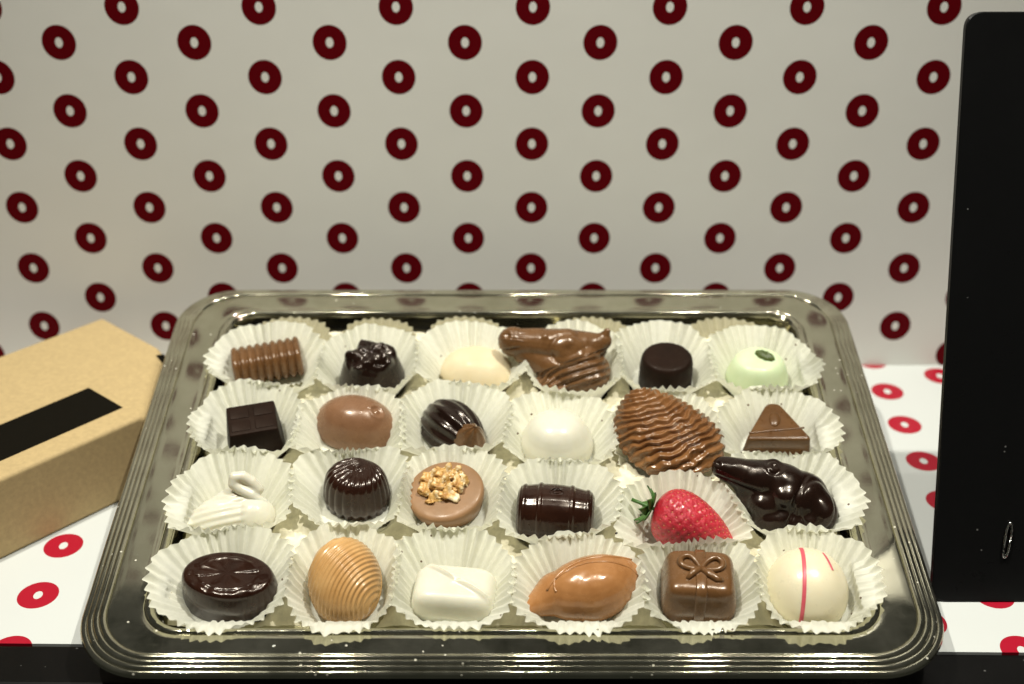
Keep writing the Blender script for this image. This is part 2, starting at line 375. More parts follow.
def make_cup(i):
    u0, v0, rx, ry, what = CUPS[i]
    r = random.Random(i*13+1); NP = 38; seg = 10; nu = NP*seg
    th = np.linspace(0, 2*PI, nu, endpoint=False); bc = np.array([u0, v0+.12])
    ra = rx*ry/np.sqrt((ry*np.cos(th))**2+(rx*np.sin(th))**2)
    a1, a2, a3 = (r.uniform(0, 2*PI) for _ in range(3))
    ra = ra*(1+.03*np.cos(2*th+a1)+.025*np.cos(3*th+a2)+.022*np.cos(7*th+a3)+.012*np.cos(12*th+a1))
    hgt = 1.80*(1+.05*np.cos(2*th+a3)+.05*np.cos(5*th+a1)+.03*np.cos(9*th+a2))
    row = (i-1)//6
    fr = np.clip(-np.sin(th), 0, 1)**2; ra = ra*(1.05-(.13 if row < 3 else .115)*fr); hgt = hgt+(.28 if row < 3 else -.30)*fr
    for j, (u1, v1, rx1, ry1, _) in CUPS.items():
        if j == i: continue
        dv = np.array([u1-u0, v1-v0]); D = np.linalg.norm(dv)
        if D > 6.4: continue
        al = math.atan2(dv[1], dv[0]); cosd = np.cos(th-al); rj = (j-1)//6
        if rj > row: lim = D-(ry1*.98)
        elif rj < row: lim = D-1.75
        else: lim = D*rx/(rx+rx1)+(.04 if i % 2 else .12)
        lim = max(lim, 1.78)
        L = np.where(cosd > .25, lim/np.maximum(cosd, .25), 99)
        cut = ra > L
        over = np.clip((ra-L)/1.2, 0, 1)
        k = 10.; ra = -np.log(np.exp(-k*ra)+np.exp(-k*L))/k
        hgt = hgt*(1-(.16 if rj > row else 0.02)*over)
    if i == 11: hgt = hgt-1.25*np.clip(-np.sin(th)*1.6, 0, 1)
    r0 = 1.62; M = 13
    ph = th*NP + .5*np.sin(3*th+a1)+.4*np.sin(5*th+a2)
    pl = (2/PI)*np.arcsin(np.sin(ph)*.97)
    ampj = 1+.35*np.sin(5*th+a2)+.3*np.sin(11*th+a1)
    rings = []
    def ringat(rad, z): return np.column_stack([rad*np.cos(th)+bc[0]-u0, rad*np.sin(th)+bc[1]-v0, np.zeros(nu)+z])
    for q in (.35, .7, .95): rings.append(ringat(r0*q, 0.+.01*q))
    wob = .05*np.sin(2*th+a2)
    for k in range(M):
        s = k/(M-1); e = s**.85
        rad = r0 + (ra-r0)*(s**1.08) + wob*s; z = .03+hgt*(s**.93) + .04*np.sin(6*th+a3)*s
        amp = (.02+.125*s*(1-.3*fr))*ampj*pl*(1-.35*math.exp(-((s-.8)/.05)**2))
        rings.append(ringat(rad+amp*.9, z-amp*.35))
    P = np.array(rings); low = np.clip((1.32-P[..., 2])/.12, 0, 1)      # the well wall presses the cups in below the lip
    U = P[..., 0]+u0; Vv = P[..., 1]+v0
    P[..., 0] += low*(np.clip(U, -15.3+.04*pl, 15.3+.04*pl)-U); P[..., 1] += low*(np.clip(Vv, 2.4+.04*pl, 23.25+.04*pl)-Vv)
    V = list(P.reshape(-1, 3)); F = grid_faces(len(P), nu); c = len(V); V.append(P[0].mean(0))
    F += [((k+1) % nu, k, c) for k in range(nu)]
    o = mesh_obj('paper_cup', V, F, PAPER, matrix=on_tray(u0, v0, FLOORW+.08))
    tag(o, 'white pleated paper cup holding the '+what, 'paper cup', 'pleated paper cups on the tray')
for i in CUPS: make_cup(i)
CUPSHADE = simple('shaded_cup_paper', (.36, .33, .21), .6, nscale=200, bstr=.4, var=.8)  # cup paper with the shade at the back put into its colour
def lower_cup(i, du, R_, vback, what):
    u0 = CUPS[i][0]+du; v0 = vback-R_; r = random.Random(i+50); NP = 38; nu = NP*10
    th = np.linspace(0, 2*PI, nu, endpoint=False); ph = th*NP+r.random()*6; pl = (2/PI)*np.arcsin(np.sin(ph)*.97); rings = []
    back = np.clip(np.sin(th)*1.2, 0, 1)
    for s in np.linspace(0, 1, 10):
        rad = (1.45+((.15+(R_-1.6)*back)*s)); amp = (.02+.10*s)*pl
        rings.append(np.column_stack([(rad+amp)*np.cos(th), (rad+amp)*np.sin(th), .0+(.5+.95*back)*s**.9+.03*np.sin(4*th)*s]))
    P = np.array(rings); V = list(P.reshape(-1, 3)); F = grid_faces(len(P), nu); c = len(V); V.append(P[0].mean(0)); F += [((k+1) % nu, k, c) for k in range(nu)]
    o = mesh_obj('lower_paper_cup', V, F, CUPSHADE, matrix=on_tray(u0, v0, FLOORW+.008))
    tag(o, 'shade-toned edge of a lower paper cup peeking out behind the '+what, 'paper cup', 'lower paper cups along the back of the tray')
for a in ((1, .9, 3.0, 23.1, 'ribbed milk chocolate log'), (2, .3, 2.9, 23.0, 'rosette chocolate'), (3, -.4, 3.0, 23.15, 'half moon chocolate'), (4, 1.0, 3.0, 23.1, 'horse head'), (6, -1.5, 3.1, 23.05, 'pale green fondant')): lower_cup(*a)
LINER = simple('cream_liner_paper', (.78, .73, .54), .6, nscale=120, bstr=.6, var=.62)
V = []; nx, ny = 220, 150
for j in range(ny):
    for i in range(nx):
        x = -15.15+30.3*i/(nx-1); y = 2.95+19.6*j/(ny-1)
        dm = min(math.hypot(x-c[0], y-c[1]-.12) for c in CUPS.values())
        z = .02+min(1, max(0, (dm-1.8)/.6))*(.80+.25*noise.noise(Vector((x*1.6, y*1.6, 1)))+.12*noise.noise(Vector((x*5, y*5, 2))))
        z *= min(1, (y-2.6)/1.2)
        V.append((x, y-13, z))
ln = mesh_obj('liner_sheet', V, grid_faces(ny, nx, False), LINER, matrix=on_tray(0, 13, FLOORW+.0)); tag(ln, 'creased cream paper liner showing between the paper cups on the tray floor', 'liner paper')

# ------------------------------------------------------------ chocolates
GRP = 'assorted sweets on the tray'
W0 = FLOORW+.13
def choc(name, label, V, F, mat, u, v, rz=0, rx=0, ry=0, w=W0, cat='chocolate'):
    o = mesh_obj(name, V, F, mat, matrix=on_tray(u, v, w, rz, rx, ry)); return tag(o, label, cat, GRP)
def rel(P, D): return P + normals(P)*D[..., None]

# 1 ribbed log
n = 150; X = np.linspace(-1.85, 1.85, n); th = np.linspace(0, 2*PI, 72, endpoint=False); P = np.zeros((n, 72, 3))
for i, x in enumerate(X):
    ph = (x+1.85)/3.7*9; rib = abs(math.sin(PI*ph))**.8; k = .84+.18*rib
    e = min(1, (1.85-abs(x))/.06+.2); k *= .85+.15*min(1, e)
    cy = np.sign(np.cos(th))*np.abs(np.cos(th))**.62; cz = np.sign(np.sin(th))*np.abs(np.sin(th))**.62
    P[i, :, 0] = x; P[i, :, 1] = cy*(1.12-.22*(cz > 0)*cz)*k; P[i, :, 2] = .80+.86*cz*k
V, F = capped(P)
choc('ribbed_log', 'milk chocolate log with nine cross ribs, back left corner of the tray', V, F, MILK, -13.1, 19.95, 13, 0, -3, W0+.06)

# 2 dark rosette
P, T, TH = dome_P(1.9, 1.7, 2.35, m=5, taper=.30, nu=160, nv=70)
r_ = np.hypot(P[..., 0], P[..., 1]); top = np.clip((P[..., 2]-1.65)/.4, 0, 1)
D = top*(.11*np.sin(5*TH+5*r_+1.0)*np.clip(r_*1.2, 0, 1)+.30*np.abs(nz(P, 1.3, 3))+.05*nz(P, 4, 2)-.04)
V, F = capped(rel(P, D))
choc('rosette_chocolate', 'dark chocolate cone with a shiny crumpled rosette top, in the back row', V, F, DARK, -7.45, 18.95, 20)

# 3 cream half moon
P, T, TH = dome_P(2.05, 1.55, 1.55, m=2.3, n=2.2, taper=.05)
V, F = capped(P+0.02*nz(P, 2)[..., None])
choc('half_moon_chocolate', 'plain cream half moon chocolate, matt, beside the horse head', V, F, IVORY, -1.85, 19.7, -8)

# 4 horse head
def hdisp(X, N):
    d = .012*np.array([noise.noise(Vector(x*2.2)) for x in X]); x = X[:, 0]; q = .65*X[:, 1]+.76*X[:, 2]
    face = np.clip((N[:, 2]*.65-N[:, 1]*.76)/.3, 0, 1)
    lim = .95+.36*(x+1.4); neck = np.clip((lim-q)/.10, 0, 1)*np.clip((x+2.2)/.3, 0, 1)*face
    f = q-.30*x+.30*np.clip(-.3-x, 0, 3)**2
    d = d + neck*(.075*np.sin(f*15)-.12)
    c = np.hypot(x+.15, (q-2.0)*1.1); d = d+face*(q > lim)*(.09*np.exp(-((c-.45)/.35)**2)-.07*np.exp(-((c-.92)/.12)**2))
    for ex, eq, r_, a_ in ((-1.35, 2.72, .16, .10), (-3.35, 2.75, .16, -.10), (.75, 2.6, .3, .06)): d = d+a_*np.exp(-(np.hypot(x-ex, q-eq)/r_)**2)
    m = np.exp(-((q-2.05-.1*(x+3.2))/.06)**2)*np.clip((-2.6-x)/.2, 0, 1); d = d-.07*m
    for k in range(4): d = d+.035*np.exp(-((q-2.55-.15*k+.12*(x+3.2))/.05)**2)*np.clip((-2.3-x)/.3, 0, 1)
    return d
hp = [('e', (-3.05, 1.2, 2.2), (.80, .72, .86), (0, 15, 0)), ('c', (-2.95, 1.15, 2.2), .74, (-1.5, 1.05, 2.15), .86), ('c', (-1.5, 1.05, 2.1), .86, (-.2, 1.0, 2.0), 1.0),
      ('c', (-2.4, .95, 1.75), .72, (-1.05, .3, 1.2), .85), ('c', (-1.0, .3, 1.2), .85, (.6, .4, 1.4), 1.05),
      ('e', (-.1, .9, 1.85), (1.35, 1.0, 1.0)), ('c', (-.2, 1.2, 2.0), .85, (1.2, 1.2, 1.8), .8),
      ('c', (1.1, 1.1, 1.95), .62, (1.75, 1.25, 2.2), .48), ('c', (1.7, 1.25, 2.2), .40, (1.95, 1.4, 2.75), .18),
      ('e', (.4, .2, .95), (1.75, 1.2, 1.25), (0, 0, 2)), ('e', (-.8, -.3, .5), (1.25, .9, .8), (0, 0, 10)), ('e', (1.05, .2, .9), (1.1, 1.1, 1.2))]
V, F = blobmesh(hp, .045, 9, hdisp)
hh = choc('horse_head_chocolate', 'milk chocolate horse head with ridged mane, muzzle pointing left over the cup edge', V, F, MILK, 3.1, 18.75)

# 5 cylinder
P, T, TH = dome_P(1.48, 1.4, 1.9, m=11, taper=.08)
V, F = capped(P+.012*nz(P, 5)[..., None])
choc('cylinder_chocolate', 'plain matt dark chocolate cylinder behind the large wavy shell', V, F, DARKM, 8.2, 19.15)

# 6 green
P, T, TH = dome_P(1.8, 1.6, 1.75, m=6, taper=.27)
V, F = capped(P)
g = choc('green_fondant', 'pale green fondant sweet topped with one green pistachio, back right corner', V, F, GREEN, 13.1, 19.15)
P, T, TH = dome_P(.58, .34, .26, m=2, nu=40, nv=16); D = .02*np.sin(9*TH)
V, F = capped(rel(P, D)); mesh_obj('pistachio', V, F, NUTG, g, Matrix.Translation((.28*S, .15*S, 1.71*S)) @ Matrix.Rotation(math.radians(-38), 4, 'Z'))

# 7 block
out = rrect(1.42, 1.15, .10, 4)
V, F = prism(out, 0, 2.0, .08, 4, .16); V = np.array(V); 
V[:, 2] = np.where(V[:, 2] > .5, V[:, 2]+.10*V[:, 1], V[:, 2])
blk = choc('block_chocolate', 'dark chocolate block with a scored top, left end of the second row from the back', V, F, DARKM, -12.95, 14.25, 14)
parts = []
for cx in (-.62, .62):
    for cy in (-.45, .45):
        o2 = rrect(.5, .36, .08, 3); v2, f2 = prism([(x+cx, y+cy) for x, y in o2], 1.9, 2.035, .03, 3)
        v2 = [(x*.95, y*.93, z+.10*y) for x, y, z in v2]; parts.append((v2, f2))
V, F = merge(parts); mesh_obj('scored_squares', V, F, DARKM, blk)

# 8 milk egg
P, T, TH = dome_P(2.2, 1.55, 2.0, m=2.35, taper=.02, nu=160, nv=70)
c8 = np.array([1.25, -.1]); d8 = np.hypot(P[..., 0]-c8[0], P[..., 1]-c8[1]); a8 = np.arctan2(P[..., 1]-c8[1], P[..., 0]-c8[0])
D = .05*np.exp(-((d8-.32-.05*a8/PI)/.10)**2) - .05*np.exp(-((d8-.18)/.12)**2)
V, F = capped(rel(P, D))
choc('egg_chocolate', 'smooth oval milk chocolate egg with a small swirl at its right end', V, F, choc_mat('satin_milk_chocolate', (.16, .078, .038), (.21, .108, .055), .26, .35), -8.0, 15.35, -12)

# 9 dark ribbed nut with milk tip
P, T, TH = dome_P(2.05, 1.45, 1.9, m=2.1, nu=200, nv=80)
al = np.arctan2(P[..., 2]-.2, P[..., 1]); D = .055*np.sin(al*15)*np.clip((2.0-np.abs(P[..., 0]))/.5, 0, 1)
P2 = rel(P, D); P2[..., 1] *= 1-.12*(P2[..., 0] > 0)*P2[..., 0]/1.95
V, F = capped(P2)
nn = choc('ribbed_nut_chocolate', 'dark ribbed nut shaped chocolate with a milk chocolate tip at its lower right', V, F, DARK, -3.0, 15.0, -48)
P, T, TH = dome_P(1.1, 1.0, 2.0, m=1.7, taper=.2, nu=90, nv=36)
D = .03*np.sin(TH*7); P = rel(P, D); V, F = capped(P)
mesh_obj('milk_tip', V, F, MILK, nn, Matrix.Translation((1.15*S, -.1*S, .15*S)) @ Euler((.1, .35, .3)).to_matrix().to_4x4())

# 10 white dome
P, T, TH = dome_P(1.85, 1.75, 2.15, m=2.5, taper=.0, nu=120, nv=60)
s = P[..., 2]/2.05; k = 1-.035*np.clip((s-.42)/.2, 0, 1)*(1-np.clip((s-.75)/.3, 0, 1)); P[..., 0] *= k; P[..., 1] *= k
V, F = capped(P)
choc('white_dome_chocolate', 'round white chocolate dome, centre of the tray just left of the large wavy shell', V, F, WHITE, 2.25, 14.0)

# 11 big wavy shell
P, T, TH = dome_P(2.8, 2.6, 2.0, m=2.4, nu=320, nv=140)
q_ = 1-.3*np.clip((.7-P[..., 2])/.7, 0, 1)**2; P[..., 0] *= q_; P[..., 1] *= q_
yy = np.clip((P[..., 1]+2.5)/5.0, 0, 1); xs = 1-.42*yy**3.5
P[..., 0] = P[..., 0]*xs-1.55*yy**2.2; P[..., 2] = P[..., 2]*(1-.15*yy)
tip = np.array([-1.75, 2.6]); dd = np.hypot((P[..., 0]-tip[0])*.92, P[..., 1]-tip[1]); ang = np.arctan2(P[..., 1]-tip[1], P[..., 0]-tip[0])
w1 = nz(P, .8, 5)*.55+nz(P, 2.0, 1)*.5+nz(P, 4.0, 2)*.12
D = (.085*np.sin(dd*19.0+w1*5.0)*np.clip(dd/.5, .3, 1)+.035*nz(P, 3.0, 8))*np.clip((P[..., 2]-.15)/.6, .08, 1)
V, F = capped(rel(P, D))
choc('wavy_shell_chocolate', 'large glossy milk chocolate shell with wavy ridges and a point at upper left', V, F, SHELLM, 8.05, 13.7, 0, 20, 0, W0+1.1)

# 12 triangle
tri = []
cs = [(-1.85, -1.15), (1.85, -1.15), (.35, 1.45), (-.35, 1.45)]
def round_poly(cs, r, seg=8, sub=6):
    out = []; n = len(cs)
    for i in range(n):
        a, b, c = Vector(cs[i-1]), Vector(cs[i]), Vector(cs[(i+1) % n])
        d1, d2 = (a-b).normalized(), (c-b).normalized(); rr = min(r, (a-b).length*.45, (c-b).length*.45)
        p0, p2 = b+d1*rr, b+d2*rr
        for k in range(seg+1):
            t = k/seg; out.append(tuple(p0*(1-t)**2+b*2*t*(1-t)+p2*t*t))
    return out
V, F = prism(round_poly(cs, .35), 0, 1.35, .12, 4, .1)
t12 = choc('triangle_chocolate', 'flat milk chocolate triangle with an embossed bean, right end of the second row', V, F, choc_mat('deep_milk_chocolate', (.075, .032, .009), (.115, .052, .016), .3, .3), 13.3, 14.75, 0, 8)
parts = [tube([(-1.45+.1*k, -.62+.012*k, 1.35) for k in range(29)], .05, 8)]
parts.append(tube([(-1.5+.1*k, -.86, 1.34) for k in range(31)], .04, 8))
P, T, TH = dome_P(.30, .48, .13, nu=36, nv=12); pv, pf = capped(P); parts.append(([(x-.05+.1*y, y+.25, z+1.33) for x, y, z in pv], pf))
V, F = merge(parts); mesh_obj('embossed_bean', V, F, t12.data.materials[0], t12)

# 13 swan
sw = [('e', (-.35, -.35, .65), (1.7, 1.05, .95), (0, -6, 8)), ('e', (1.0, -.3, .65), (1.05, .95, 1.0)), ('e', (.0, .05, 1.15), (1.3, .8, .5), (15, -10, 12)), ('c', (-1.3, -.5, .6), .5, (-1.9, -.85, .75), .16),
      ('e', (.3, -.55, .4), (1.6, .6, .45)), ('e', (1.35, -.2, 1.0), (.5, .5, .5))]
def sdisp(X, N):
    f = X[:, 1]*1.0+X[:, 2]*.7-.28*X[:, 0]; m = np.clip((.9-X[:, 0])/.4, 0, 1)*np.clip((X[:, 2]-.45)/.3, 0, 1)
    return .022*np.sin(f*15)*m
V, F = blobmesh(sw, .06, 6, sdisp)
swan = choc('swan_chocolate', 'white chocolate swan with its neck curled back in a loop', V, F, WHITE, -13.2, 9.2)
nk = []
for a, b in [((1.45, .0, 1.2), (.95, .15, 1.65)), ((.95, .15, 1.65), (.4, .3, 1.9)), ((.4, .3, 1.9), (.12, .42, 2.1)), ((.12, .42, 2.1), (.18, .58, 2.38)), ((.18, .58, 2.38), (.55, .62, 2.4)), ((.55, .62, 2.4), (.95, .55, 2.12)), ((.95, .55, 2.12), (1.25, .42, 1.75))]:
    nk.append(('c', a, .27, b, .26))
nk.append(('e', (1.0, .5, 2.05), (.28, .2, .2), (0, 30, 0)))
V, F = blobmesh(nk, .045, 5); mesh_obj('neck', V, F, WHITE, swan)

# 14 dark fan shell
P, T, TH = dome_P(1.65, 1.45, 1.95, m=4.6, taper=.10, nu=240, nv=80)
hc = np.array([.35, .95]); a14 = np.arctan2(P[..., 1]-hc[1], P[..., 0]-hc[0]); d14 = np.hypot(P[..., 0]-hc[0], P[..., 1]-hc[1])
D = .034*(np.abs(np.sin(a14*17))**.6-.5)*np.clip((d14-.15)/.6, 0, 1)*2
V, F = capped(rel(P, D)); choc('fan_shell_chocolate', 'small round dark chocolate with fan shell ribs, left of the walnut sweet', V, F, DARKB, -7.5, 10.6, -12)

# 15 walnut
P, T, TH = dome_P(1.85, 1.7, 1.2, m=10, taper=-.12, nu=140, nv=50)
P[..., 0] *= .93; P[..., 1] *= .93
V, F = capped(P)
wn = choc('walnut_chocolate', 'round milk chocolate topped with a heap of chopped walnut pieces', V, F, MILKL, -3.05, 10.3, 0, 10, -8, W0+.05)
def wdisp(X, N):
    return np.array([.20*noise.noise(Vector(x*4.2+Vector((X[0][0]*9, 0, 0))))-.10*abs(noise.noise(Vector(x*9))) for x in X])
pieces = [((-.55, .45, 1.55), (.42, .3, .25), 20), ((.05, .55, 1.6), (.45, .32, .28), -30), ((-.65, -.05, 1.6), (.4, .32, .28), 60), ((-.1, .0, 1.75), (.42, .3, .3), 10), ((.15, -.38, 1.6), (.5, .26, .28), -35), ((.62, .05, 1.65), (.28, .5, .3), -15), ((-.35, -.55, 1.55), (.33, .22, .2), 30), ((.45, .45, 1.6), (.3, .26, .25), 0)]
for c, r3, az in pieces:
    V, F = blobmesh([('e', (0, 0, .12), r3, (0, 12, az)), ('e', (.12, .1, .17), (r3[0]*.55, r3[1]*.8, r3[2]*.9), (20, 0, az+50)), ('e', (-.15, -.05, .12), (r3[0]*.5, r3[1]*.6, r3[2]), (0, 30, az-30))], .035, 2, wdisp)
    mesh_obj('walnut_piece', np.array(V)*1.25, F, WALNUT, wn, Matrix.Translation(((c[0]*1.25-.05)*S, (c[1]*1.25+.15)*S, (c[2]-.48)*S)))

# 16 barrel
n = 120; X = np.linspace(-1.8, 1.8, n); th = np.linspace(0, 2*PI, 90, endpoint=False); P = np.zeros((n, 90, 3))
for i, x in enumerate(X):
    r = 1.34-.26*(x/1.8)**2-.06*x/1.8
    for hx in (-1.5, -.75, .75, 1.5): r += .07*math.exp(-((x-hx)/.10)**4)
    if abs(x) > 1.68: r -= .2*((abs(x)-1.68)/.12)
    st = -.025*np.exp(-(np.sin(th*8)/.12)**2)*(1 if abs(x) < 1.6 else 0)
    P[i, :, 0] = x; P[i, :, 1] = (r+st)*np.cos(th)*1.02; P[i, :, 2] = 1.05+(r+st)*np.sin(th)*.98
P[..., 2] = np.maximum(P[..., 2], 0)
V, F = capped(P); br = choc('barrel_chocolate', 'dark chocolate barrel with raised hoops lying on its side', V, F, DARKB, 2.05, 8.75, -5)
em = [tube([(.3*math.cos(t)+0.0, .12+.2*math.sin(t), 2.36+.02*math.sin(t)) for t in np.linspace(0, 2*PI, 25)], .035, 6), tube([(.15*math.cos(t), .12+.1*math.sin(t), 2.37) for t in np.linspace(.8, 5.5, 16)], .03, 6)]
V, F = merge(em); mesh_obj('embossed_ring', V, F, DARKB, br)

# 17 strawberry
n = 90; t = np.linspace(0, 1, n); th = np.linspace(0, 2*PI, 110, endpoint=False); P = np.zeros((n, 110, 3)); L = 4.0
rad = 1.52*np.sin(PI*np.clip(t, .004, .996)**.62)**.62*(1-.10*t)
for i in range(n):
    P[i, :, 2] = L*t[i]; P[i, :, 0] = rad[i]*np.cos(th); P[i, :, 1] = rad[i]*np.sin(th)*.92
P += .05*nz(P, .9, 4)[..., None]
seeds = []; NS = 260
N_ = normals(P); D = np.zeros(P.shape[:2])
for k in range(NS):
    tt = .08+.88*(k+.5)/NS; aa = (k*2.39996) % (2*PI); ti = int(tt*(n-1)); ai = int(aa/(2*PI)*110) % 110
    c = P[ti, ai].copy(); d = np.linalg.norm(P-c, axis=2); D -= .06*np.exp(-(d/.085)**2); seeds.append((c, N_[ti, ai]))
V, F = capped(P+N_*D[..., None])
Ms = on_tray(6.6, 8.5, W0+1.6) @ Euler((0, math.radians(103), math.radians(-20)), 'XYZ').to_matrix().to_4x4()
stw = mesh_obj('strawberry', V, F, STRAW, matrix=Ms); tag(stw, 'shiny red strawberry lying on its side with a green stalk', 'strawberry', GRP)
sv = []
for c, nn_ in seeds:
    P, T, TH = dome_P(.034, .034, .03, nu=8, nv=4); v, f = capped(P)
    R = Vector((0, 0, 1)).rotation_difference(Vector(nn_)).to_matrix(); v = [R @ Vector((x[0], x[1], x[2]*1.2)) + Vector(c)-Vector(nn_)*.055 for x in v]; sv.append((v, f))
V, F = merge(sv); tag(mesh_obj('seeds', V, F, SEED, stw), kind='stuff')
for k in range(11):
    a = 2*PI*k/11+.2; pts = []; V = []; Ln = random.Random(k).uniform(.7, 1.0)
    for q in range(7):
        s = q/6; wd = .30*math.sin(PI*min(1, s*.9+.12)); rr = .1+Ln*s; z = .02-.12*s-.25*s*s*(1+math.sin(k*2.1))
        for sd in (-1, 0, 1): V.append((rr*math.cos(a)-sd*wd*math.sin(a), rr*math.sin(a)+sd*wd*math.cos(a), z-.12-.04*(sd == 0)))
    lf = mesh_obj('leaf', V, grid_faces(7, 3, False), LEAF, stw); so = lf.modifiers.new('t', 'SOLIDIFY'); so.thickness = .0005
V, F = tube([(0, 0, .1), (.02, .02, -.3), (.05, .05, -.7), (.12, .1, -1.1)], .085, 10); mesh_obj('stalk', V, F, LEAF, stw)

# 18 dark head
dp = [('c', (-3.05, 1.5, 2.15), .55, (-2.1, 1.25, 1.95), .78), ('c', (-2.1, 1.25, 1.9), .78, (-1.1, 1.0, 1.8), 1.0), ('e', (-.35, .85, 1.55), (1.45, 1.15, 1.15), (0, 0, -15)), ('e', (-.7, 1.35, 2.5), (.42, .34, .28)),
      ('e', (.55, .5, 1.25), (1.45, 1.3, 1.15)), ('e', (1.35, .0, 1.0), (.9, 1.3, 1.0), (0, 0, 15)), ('e', (-1.1, .1, 1.2), (.9, .8, .7)), ('e', (-.9, -.5, .65), (.8, .7, .65)), ('e', (0, -.2, .6), (1.8, 1.1, .8)),
      ('e', (-2.0, .75, 1.45), (.5, .4, .45)), ('e', (-.2, .05, 1.8), (.75, .65, .6)), ('e', (-1.5, .5, .8), (1.0, .7, .8)), ('e', (1.0, -.7, .7), (.9, .7, .7))]
def ddisp(X, N):
    l = (X[:, 0]-.45)*.85+(X[:, 1]-.1)*.45*-1; g = -.12*np.exp(-(l/.10)**2)*np.clip((.9-X[:, 1])/.4, 0, 1)*np.clip((X[:, 2]-.4)/.3, 0, 1)
    x = X[:, 0]; q = .73*X[:, 1]+.69*X[:, 2]; face = np.clip((N[:, 2]*.73-N[:, 1]*.69)/.3, 0, 1)
    g = g - .09*face*np.exp(-((q-(2.15-.40*(x+3.3)))/.055)**2)*np.clip((-1.3-x)/.3, 0, 1)
    c = np.hypot(x+.75, q-2.62); g = g - .09*np.exp(-((c-.34)/.07)**2)*face - .06*np.exp(-(c/.08)**2)
    g = g - .09*np.exp(-(np.hypot(x+3.3, q-2.75)/.09)**2)
    c2 = np.hypot((x-1.2)/.85, (q-.75)/1.25); g = g - .08*face*np.exp(-((c2-1)/.08)**2)
    return g + .03*np.array([noise.noise(Vector(x_*1.8)) for x_ in X])
V, F = blobmesh(dp, .06, 32, ddisp)
choc('dark_head_chocolate', 'glossy dark chocolate animal head with a long snout pointing up left', V, F, DARK, 13.05, 9.15)

# 19 oval dark
P, T, TH = dome_P(2.35, 1.5, 1.8, m=14, taper=.13, nu=200, nv=80)
tp = np.clip((P[..., 2]-1.72)/.06, 0, 1); rr = np.hypot(P[..., 0]/1.95, P[..., 1]/1.35)
vein = 1.6*np.exp(-((P[..., 1]-.25*P[..., 0])/.05)**2)+1.1*np.exp(-((rr-.66)/.05)**2)+.3*np.exp(-(np.sin((P[..., 0]+np.abs(P[..., 1]-.25*P[..., 0])*.9)*6.5)/.22)**2)*(np.abs(P[..., 1]-.25*P[..., 0]) < .55)
D = tp*((rr < .72)*.03*vein)
P[..., 2] += D; P[..., 2] += tp*.035*nz(P, 3, 1)
V, F = capped(P); choc('oval_dark_chocolate', 'oval dark chocolate with an embossed leaf on its flat top, front left corner', V, F, DARKB, -12.55, 4.5, -8)

# 20 amber scallop
P, T, TH = dome_P(1.62, 1.95, 1.75, m=2.3, nu=260, nv=110)
hc = np.array([2.1, -1.9]); d20 = np.hypot((P[..., 0]-hc[0])*1.0, (P[..., 1]-hc[1])*.92); D = .03*np.sin(d20*33)*np.clip((P[..., 2]-.12)/.2, 0, 1)
V, F = capped(rel(P, D))
sc20 = choc('scallop_chocolate', 'amber ribbed scallop shaped chocolate standing tall in the front row', V, F, AMBER, -7.45, 4.7, 5, 30, 0, W0+.95)
P, T, TH = dome_P(1.65, 1.98, .5, m=4, nu=120, nv=20); V, F = capped(P); mesh_obj('shell_base', V, F, AMBER, sc20, Matrix.Translation((0, 0, -.48*S)))

# 21 white bar
P, T, TH = dome_P(1.95, 1.2, 1.45, m=5.5, n=5, taper=.1, nu=200, nv=80)
l = (P[..., 1]+.55*P[..., 0]-.2)/1.14; D = .10*np.exp(-(l/.13)**2)*(P[..., 2] > 1.2)+.07*np.clip(-l/.3, 0, 1)*0
P[..., 2] += np.clip((P[..., 2]-1.0)/.35, 0, 1)*(.13*np.exp(-(l/.12)**2)+.06*(l > 0))
V, F = capped(P); choc('white_bar_chocolate', 'white chocolate bar with a slanting ridge on top', V, F, WHITE, -2.55, 4.3, -6)

# 22 caramel pod
cp = [('e', (.4, .15, .85), (2.3, 1.4, 1.45), (0, -4, 16)), ('e', (.6, -.15, .9), (1.8, 1.2, 1.4), (0, -4, 14)), ('c', (-1.1, -.1, .75), 1.0, (-2.3, -.75, .55), .38), ('c', (1.6, .55, 1.1), .95, (2.45, 1.0, 1.0), .5), ('e', (2.2, .8, .65), (.6, .5, .55)), ('e', (0, 0, .35), (2.0, .95, .5), (0, 0, 16))]
V, F = blobmesh(cp, .06, 10)
cr = choc('caramel_pod_chocolate', 'glossy caramel coloured pod shaped chocolate with raised seams and a pointed end', V, F, CARAM, 3.1, 4.3)
VV = np.array(V)
TOPV = VV[VV[:, 2] > .35]
def drape(pts, r):
    out = []
    for x, y in pts:
        d = np.hypot(TOPV[:, 0]-x, TOPV[:, 1]-y); k = np.argsort(d)[:10]; out.append(TOPV[k[np.argmax(TOPV[k, 2])]])
    out = np.array(out)
    for _ in range(3): out[1:-1] = (out[:-2]+out[1:-1]*2+out[2:])/4
    return tube([tuple(p) for p in out], r, 8)
def bez(ps, n=30):
    o = []
    for i in range(n):
        t = i/(n-1); q = [Vector(p) for p in ps]
        while len(q) > 1: q = [a.lerp(b, t) for a, b in zip(q, q[1:])]
        o.append(tuple(q[0]))
    return o
V, F = merge([drape(bez([(-1.6, -.6), (-.9, .7), (.6, .9), (2.3, 1.05)]), .06), drape(bez([(-1.25, -.15), (-.4, .3), (.2, .75), (1.6, .5), (2.5, .35)]), .05), drape(bez([(-1.3, -.1), (-1.35, -.5), (-1.2, -.75)]), .05)])
mesh_obj('raised_seam', V, F, CARAM, cr)

